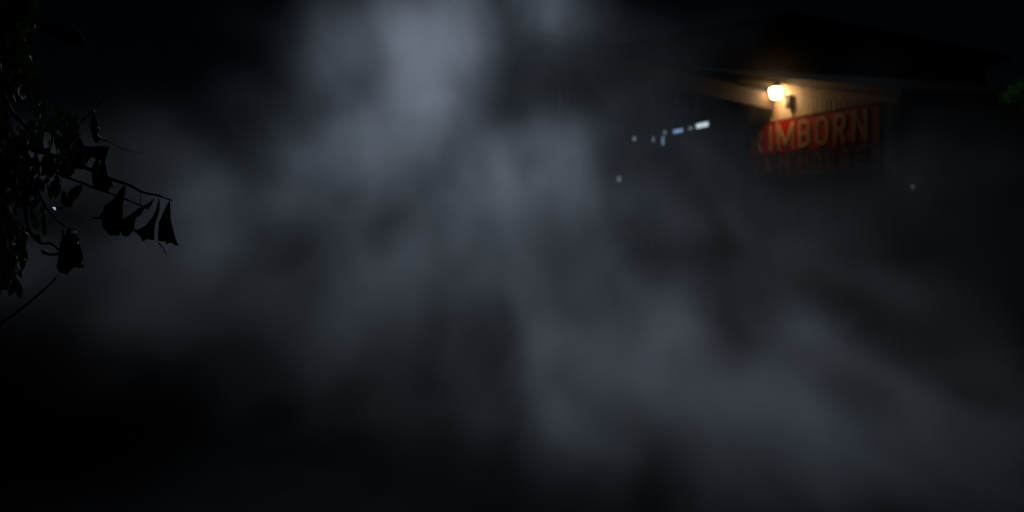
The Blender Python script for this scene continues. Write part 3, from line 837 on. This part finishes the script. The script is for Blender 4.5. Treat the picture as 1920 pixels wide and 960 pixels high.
(4.97,10.6,1.04,0.379,0.8,0.379,0.0207),
(5.07,9.98,1.22,0.356,0.8,0.356,0.0193),
(5.58,10.3,1.1,0.367,0.8,0.367,0.0281),
(6,10.4,1.13,0.372,0.8,0.372,0.0556),
(-5.62,10.9,0.61,0.39,0.8,0.39,0.5899),
(-5.08,10.8,0.592,0.386,0.8,0.386,0.0567),
(-3.68,8.64,0.976,0.308,0.8,0.308,0.0113),
(-3.55,9.08,1.01,0.323,0.8,0.323,0.0190),
(-3.45,9.62,0.86,0.343,0.8,0.343,0.0050),
(-3.08,9.56,0.916,0.34,0.8,0.34,0.0368),
(-2.64,9.43,0.954,0.336,0.8,0.336,0.0284),
(-2.52,10.2,0.826,0.365,0.8,0.365,0.0136),
(-2.21,10.4,0.746,0.372,0.8,0.372,0.1031),
(-1.8,10.7,0.676,0.381,0.8,0.381,0.2280),
(-1.12,8.7,1.03,0.31,0.8,0.31,0.0201),
(-0.746,8.68,0.999,0.309,0.8,0.309,0.0073),
(-0.528,9.23,0.889,0.329,0.8,0.329,0.0293),
(-0.225,8.72,1.09,0.31,0.8,0.31,0.0888),
(0.205,11.7,0.404,0.417,0.8,0.417,0.0023),
(0.613,11.5,0.538,0.408,0.8,0.408,1.3000),
(0.95,9.5,0.925,0.338,0.8,0.338,0.6636),
(1.14,9.13,0.924,0.325,0.8,0.325,0.2465),
(2.06,11.7,0.467,0.418,0.8,0.418,1.3000),
(2.32,11.6,0.542,0.415,0.8,0.415,1.3000),
(2.81,11.3,0.553,0.401,0.8,0.401,0.0100),
(3.32,11.5,0.486,0.41,0.8,0.41,0.0083),
(3.2,10.2,0.783,0.364,0.8,0.364,0.3704),
(3.48,9.93,0.795,0.354,0.8,0.354,0.5238),
(4.1,10.5,0.654,0.373,0.8,0.373,0.3761),
(4.27,9.78,0.79,0.348,0.8,0.348,0.0142),
(4.65,10.1,0.785,0.359,0.8,0.359,0.0052),
(5,9.98,0.731,0.356,0.8,0.356,0.1763),
(5.64,10.3,0.664,0.366,0.8,0.366,0.1366),
(6.1,10.4,0.737,0.37,0.8,0.37,0.1410),
(-4.41,11,0.266,0.394,0.8,0.394,0.0436),
(-3.71,10.4,0.272,0.37,0.8,0.37,0.0046),
(-3.3,10.1,0.404,0.36,0.8,0.36,0.0385),
(-2.79,9.74,0.508,0.347,0.8,0.347,0.0319),
(-2.31,9.59,0.527,0.342,0.8,0.342,0.0063),
(-2.26,10.7,0.269,0.381,0.8,0.381,0.0959),
(-1.81,10.5,0.271,0.374,0.8,0.374,0.1844),
(-1.16,9.04,0.607,0.322,0.8,0.322,0.0546),
(-0.843,9.4,0.56,0.335,0.8,0.335,0.0821),
(-0.52,9.51,0.501,0.339,0.8,0.339,0.0515),
(-0.258,9.92,0.383,0.354,0.8,0.354,0.1434),
(0.197,10.6,0.27,0.377,0.8,0.377,0.0039),
(0.659,10.5,0.271,0.374,0.8,0.374,1.3000),
(1,10.1,0.308,0.36,0.8,0.36,1.3000),
(1.39,9.95,0.427,0.354,0.8,0.354,1.3000),
(1.82,10.6,0.312,0.377,0.8,0.377,1.3000),
(2.16,10.4,0.395,0.37,0.8,0.37,1.3000),
(2.16,8.68,0.705,0.309,0.8,0.309,0.9742),
(2.48,8.63,0.72,0.307,0.8,0.307,0.3133),
(3.08,9.63,0.442,0.343,0.8,0.343,0.4939),
(3.49,9.98,0.374,0.356,0.8,0.356,0.2712),
(4.04,10.3,0.272,0.368,0.8,0.368,1.3000),
(4.43,10.3,0.273,0.366,0.8,0.366,1.3000),
(3.86,8.17,0.839,0.291,0.8,0.291,0.0284),
(4.34,8.51,0.705,0.303,0.8,0.303,0.0047),
(5.61,10.3,0.331,0.368,0.8,0.368,0.0142),
(6.11,10.5,0.302,0.372,0.8,0.372,0.0274),
(-1.92,9.09,0.284,0.324,0.8,0.324,0.0171),
(-1.63,9.31,0.282,0.332,0.8,0.332,0.0189),
(-1.23,9.03,0.286,0.322,0.8,0.322,0.0057),
(-0.904,9.01,0.285,0.321,0.8,0.321,0.0297),
(-0.454,9.03,0.285,0.322,0.8,0.322,0.0360),
(-0.237,9.17,0.283,0.327,0.8,0.327,0.1075),
(0.24,9.27,0.282,0.33,0.8,0.33,0.0144),
(0.507,9.08,0.284,0.323,0.8,0.323,1.1626),
(0.934,9.23,0.282,0.329,0.8,0.329,1.3000),
(1.21,9.22,0.283,0.328,0.8,0.328,0.6849),
(1.57,8.87,0.286,0.316,0.8,0.316,0.0475),
(1.98,9.28,0.282,0.331,0.8,0.331,0.2823),
(2.13,8.59,0.436,0.306,0.8,0.306,0.8471),
(2.57,8.9,0.345,0.317,0.8,0.317,0.1860),
(2.8,8.94,0.286,0.318,0.8,0.318,0.4824),
(3.25,9.11,0.284,0.325,0.8,0.325,0.0590),
(3.59,9.03,0.285,0.322,0.8,0.322,0.0934),
(3.81,8.86,0.286,0.316,0.8,0.316,0.2944),
(4.02,8.55,0.397,0.305,0.8,0.305,0.1945),
(4.39,8.8,0.391,0.314,0.8,0.314,0.0349),
(4.79,8.88,0.286,0.316,0.8,0.316,0.0992),
(5.2,8.83,0.287,0.315,0.8,0.315,0.2980),
(-0.431,7.76,0.301,0.276,0.8,0.276,0.0008),
(-0.194,8,0.297,0.285,0.8,0.285,0.0121),
(0.381,7.7,0.301,0.274,0.8,0.274,0.1419),
(0.708,7.61,0.303,0.271,0.8,0.271,0.1445),
(0.986,7.74,0.301,0.276,0.8,0.276,0.0015),
(1.28,7.74,0.301,0.276,0.8,0.276,0.0039),
(1.55,7.82,0.3,0.279,0.8,0.279,0.0074),
(2.02,8.02,0.297,0.286,0.8,0.286,0.0853),
(2.15,7.69,0.301,0.274,0.8,0.274,0.0444),
(2.54,7.91,0.298,0.282,0.8,0.282,0.3167),
(2.74,7.7,0.301,0.274,0.8,0.274,0.6042),
(3.06,7.87,0.299,0.28,0.8,0.28,0.1969),
(3.34,7.8,0.3,0.278,0.8,0.278,0.0581),
(3.73,7.93,0.298,0.282,0.8,0.282,0.0302),
(3.94,7.91,0.298,0.282,0.8,0.282,0.0377),
(4.33,7.94,0.298,0.283,0.8,0.283,0.0808),
(4.52,7.76,0.301,0.276,0.8,0.276,0.1377),
(0.653,6.99,0.313,0.249,0.8,0.249,0.0044),
(1.1,6.83,0.316,0.243,0.8,0.243,0.0072),
(1.5,7.07,0.312,0.252,0.8,0.252,0.0209),
(1.66,6.91,0.314,0.246,0.8,0.246,0.1681),
(1.96,7.03,0.312,0.251,0.8,0.251,0.0269),
(2.1,6.74,0.318,0.24,0.8,0.24,0.1043),
(2.55,7.01,0.312,0.25,0.8,0.25,0.0642),
(2.74,6.89,0.315,0.245,0.8,0.245,0.0971),
(2.96,6.85,0.315,0.244,0.8,0.244,0.1356),
(3.25,6.9,0.315,0.246,0.8,0.246,0.0389),
(3.52,7.06,0.312,0.251,0.8,0.251,0.0766),
(3.81,6.93,0.314,0.247,0.8,0.247,0.1273),
(4.04,6.94,0.314,0.247,0.8,0.247,0.0731)]
#SMOKE_TABLE_END
def build_smoke():
    g = bpy.data.node_groups.new('smoke_field', 'GeometryNodeTree')
    g.interface.new_socket('Geometry', in_out='INPUT', socket_type='NodeSocketGeometry')
    g.interface.new_socket('Geometry', in_out='OUTPUT', socket_type='NodeSocketGeometry')
    N, L = g.nodes, g.links
    gi = N.new('NodeGroupInput'); go = N.new('NodeGroupOutput')
    pos = N.new('GeometryNodeInputPosition')
    def vm(op, a, b=None):
        k = N.new('ShaderNodeVectorMath'); k.operation = op
        for i, v in enumerate((a, b)):
            if v is None: continue
            if isinstance(v, (tuple, list, Vector)): k.inputs[i].default_value = v
            else: L.new(v, k.inputs[i])
        return k
    def mm(op, *a):
        k = N.new('ShaderNodeMath'); k.operation = op
        for i, v in enumerate(a):
            if isinstance(v, (int, float)): k.inputs[i].default_value = v
            else: L.new(v, k.inputs[i])
        return k.outputs[0]
    def noise(vec, scale, detail, rough=.55):
        k = N.new('ShaderNodeTexNoise'); k.inputs['Scale'].default_value = scale; k.inputs['Detail'].default_value = detail
        k.inputs['Roughness'].default_value = rough; L.new(vec, k.inputs['Vector']); return k
    nz = noise(vm('MULTIPLY', pos.outputs[0], (1,.45,.8)).outputs[0], 1.0, 7, .6)
    wv = vm('SUBTRACT', nz.outputs['Color'], (.5,.5,.5)); wv = vm('MULTIPLY', wv.outputs[0], (WARP, WARP, WARP*1.2))
    P = vm('ADD', pos.outputs[0], wv.outputs[0]).outputs[0]
    def chunk(items):
        """a small node group adding (or hollowing out) a handful of puffs"""
        q = bpy.data.node_groups.new('puffs', 'GeometryNodeTree')
        q.interface.new_socket('P', in_out='INPUT', socket_type='NodeSocketVector')
        q.interface.new_socket('Density', in_out='INPUT', socket_type='NodeSocketFloat')
        q.interface.new_socket('Density', in_out='OUTPUT', socket_type='NodeSocketFloat')
        n, l = q.nodes, q.links; i_ = n.new('NodeGroupInput'); o_ = n.new('NodeGroupOutput')
        cur = i_.outputs[1]
        def m2(op, u, v):
            k = n.new('ShaderNodeMath'); k.operation = op
            for j, w_ in enumerate((u, v)):
                if w_ is None: continue
                if isinstance(w_, float): k.inputs[j].default_value = w_
                else: l.new(w_, k.inputs[j])
            return k.outputs[0]
        for (c, r3, a, cut) in items:
            d1 = n.new('ShaderNodeVectorMath'); d1.operation = 'SUBTRACT'; l.new(i_.outputs[0], d1.inputs[0]); d1.inputs[1].default_value = c
            d2 = n.new('ShaderNodeVectorMath'); d2.operation = 'MULTIPLY'; l.new(d1.outputs[0], d2.inputs[0]); d2.inputs[1].default_value = [1/r for r in r3]
            d3 = n.new('ShaderNodeVectorMath'); d3.operation = 'DOT_PRODUCT'; l.new(d2.outputs[0], d3.inputs[0]); l.new(d2.outputs[0], d3.inputs[1])
            e = m2('MULTIPLY', m2('EXPONENT', m2('MULTIPLY', d3.outputs['Value'], -1.0), None), float(a))
            cur = m2('MULTIPLY', cur, m2('SUBTRACT', 1.0, e)) if cut else m2('ADD', cur, e)
        l.new(cur, o_.inputs[0]); return q
    acc = None
    def run(items, vec, acc):
        for i in range(0, len(items), 20):
            k = N.new('GeometryNodeGroup'); k.node_tree = chunk(items[i:i+20])
            L.new(vec, k.inputs[0])
            if acc is not None: L.new(acc, k.inputs[1])
            else: k.inputs[1].default_value = 0
            acc = k.outputs[0]
        return acc
    acc = run([((x, y, z), (rx, ry, rz), a, False) for (x, y, z, rx, ry, rz, a) in PUFFS], P, None)
    wl = vm('MULTIPLY', wv.outputs[0], (.42,.42,.42)); PL = vm('ADD', pos.outputs[0], wl.outputs[0]).outputs[0]
    acc = run([(tuple(at(px, py, D)), (rx*D/1600, 2.6 if cut else 1.0, rz*D/1600), a, cut) for (px, py, D, rx, rz, a, cut) in FEATURES], PL, acc)
    st = vm('MULTIPLY', P, (1.0, .34, .85))
    n2 = noise(st.outputs[0], 1.35, 8, .62)
    # flow lines that fan out and down from the source of the smoke
    sp = N.new('ShaderNodeSeparateXYZ'); L.new(vm('SUBTRACT', P, (-1.1, 10, 9.5)).outputs[0], sp.inputs[0])
    ang = mm('ARCTAN2', sp.outputs[0], mm('MULTIPLY', sp.outputs[2], -1.0))
    rad = mm('SQRT', mm('ADD', mm('MULTIPLY', sp.outputs[0], sp.outputs[0]), mm('MULTIPLY', sp.outputs[2], sp.outputs[2])))
    cb = N.new('ShaderNodeCombineXYZ'); L.new(mm('MULTIPLY', ang, 7.0), cb.inputs[0]); L.new(mm('MULTIPLY', rad, .38), cb.inputs[1]); L.new(mm('MULTIPLY', sp.outputs[1], .22), cb.inputs[2])
    n3 = noise(cb.outputs[0], 1.0, 6, .58)
    mod = mm('EXPONENT', mm('ADD', mm('MULTIPLY', mm('SUBTRACT', n2.outputs[0], .5), 2.7), mm('MULTIPLY', mm('SUBTRACT', n3.outputs[0], .5), 3.4)))
    mod = mm('MINIMUM', mod, 5.0)
    acc = mm('MULTIPLY', acc, mod)
    acc = mm('MAXIMUM', mm('SUBTRACT', acc, .0015), 0.0)
    vc = N.new('GeometryNodeVolumeCube')
    L.new(acc, vc.inputs['Density'])
    lo = (-8.5, 4.2, .0); hi = (11.5, 19.6, 8.6)
    vc.inputs['Min'].default_value = lo; vc.inputs['Max'].default_value = hi
    vc.inputs['Resolution X'].default_value = 320; vc.inputs['Resolution Y'].default_value = 92; vc.inputs['Resolution Z'].default_value = 140
    sm = N.new('GeometryNodeSetMaterial'); L.new(vc.outputs[0], sm.inputs[0])
    L.new(sm.outputs[0], go.inputs[0])
    m = bpy.data.materials.new('smoke_volume'); m.use_nodes = True; n_ = m.node_tree
    for x in list(n_.nodes):
        if x.type == 'BSDF_PRINCIPLED': n_.nodes.remove(x)
    pv = n_.nodes.new('ShaderNodeVolumePrincipled'); pv.inputs['Color'].default_value = (.92,.88,.84,1)
    pv.inputs['Density'].default_value = 1; pv.inputs['Anisotropy'].default_value = .25
    pv.inputs['Density Attribute'].default_value = 'density'
    n_.links.new(pv.outputs[0], n_.nodes['Material Output'].inputs['Volume'])
    sm.inputs['Material'].default_value = m
    bm = bmesh.new(); c = [(a+b)/2 for a, b in zip(lo, hi)]
    box(bm, Vector(c), X, Y, Z, hi[0]-lo[0], hi[1]-lo[1], hi[2]-lo[2])
    o = link('smoke', bm, m)
    md = o.modifiers.new('smoke', 'NODES'); md.node_group = g
    return tag(o, kind='stuff', label='thick pale drifting smoke filling the yard, lit from above', cat='smoke')
WARP, TURB = .75, 3.6
# hollows (True) and denser rolls (False) of the cloud, two added to unveil the sign and halo the lamp: centre, half sizes, strength
FEATURES = [(1570,255,9,170,90,.6,True),(1440,160,18.4,70,60,.045,False),(935,790,6.5,50,110,.45,True),(905,640,8,50,80,.3,True),(1020,640,8,26,80,.06,False),(1388,590,9,24,70,.4,True)]

STROKES = [   # wisps (False) and the gaps between them (True): path, distance, half width, strength
 ([(600,60),(560,150),(500,260),(340,350),(250,450),(180,560),(110,640)],9.5,26,.045,False),
 ([(745,90),(690,230),(570,320),(440,400)],10,26,.05,False),
 ([(640,60),(600,110),(590,190)],10,20,.04,False),
 ([(1010,255),(900,300),(800,440),(740,520),(650,640)],9,24,.055,False),
 ([(1080,270),(1120,330),(1120,420)],9.5,22,.05,False),
 ([(860,440),(960,520),(1010,660),(1060,780)],8,22,.09,False),
 ([(1120,460),(1220,570),(1300,680),(1400,740),(1560,790),(1760,850)],7,22,.10,False),
 ([(1480,590),(1600,680),(1780,770),(1900,800)],7.5,20,.06,False),
 ([(640,500),(600,600),(560,700)],8.5,20,.03,False),
 ([(420,430),(330,560),(200,660)],9,20,.03,False),
 ([(545,370),(575,480),(545,620)],9,20,.42,True),
 ([(470,400),(400,540),(270,650)],9,22,.42,True),
 ([(900,440),(820,560),(740,700)],8.5,20,.42,True),
 ([(930,560),(975,700),(1000,860)],7.5,22,.5,True),
 ([(1150,470),(1220,640),(1262,760)],7.5,16,.4,True),
 ([(1385,470),(1392,560),(1392,660)],8.5,20,.5,True),
 ([(690,330),(640,430),(620,520)],9,18,.35,True),
 ([(830,260),(790,330),(700,420)],10,18,.35,True),
 ([(640,110),(660,150),(700,190)],10,18,.35,True),
 ([(1140,250),(1160,330),(1165,430)],9.5,16,.4,True),
 ([(420,260),(390,310),(350,340)],10,24,.4,True),
 ([(1000,90),(1080,170),(980,210),(900,240)],10,30,.4,True)]
for pts, D_, r_w, a_, cut_ in STROKES:
    pp = [Vector((x, y, 0)) for x, y in pts]; pp = smooth_path(pp, 6)
    acc_ = 0; last = None
    for q in pp:
        if last is None or (q-last).length >= r_w*1.15:
            Dq = D_ if q.y < 420 else min(D_, .92*H*1600/(q.y-400))
            FEATURES.append((q.x, q.y, Dq, r_w, r_w*1.15, a_*.5, cut_)); last = q
if PUFFS: build_smoke()
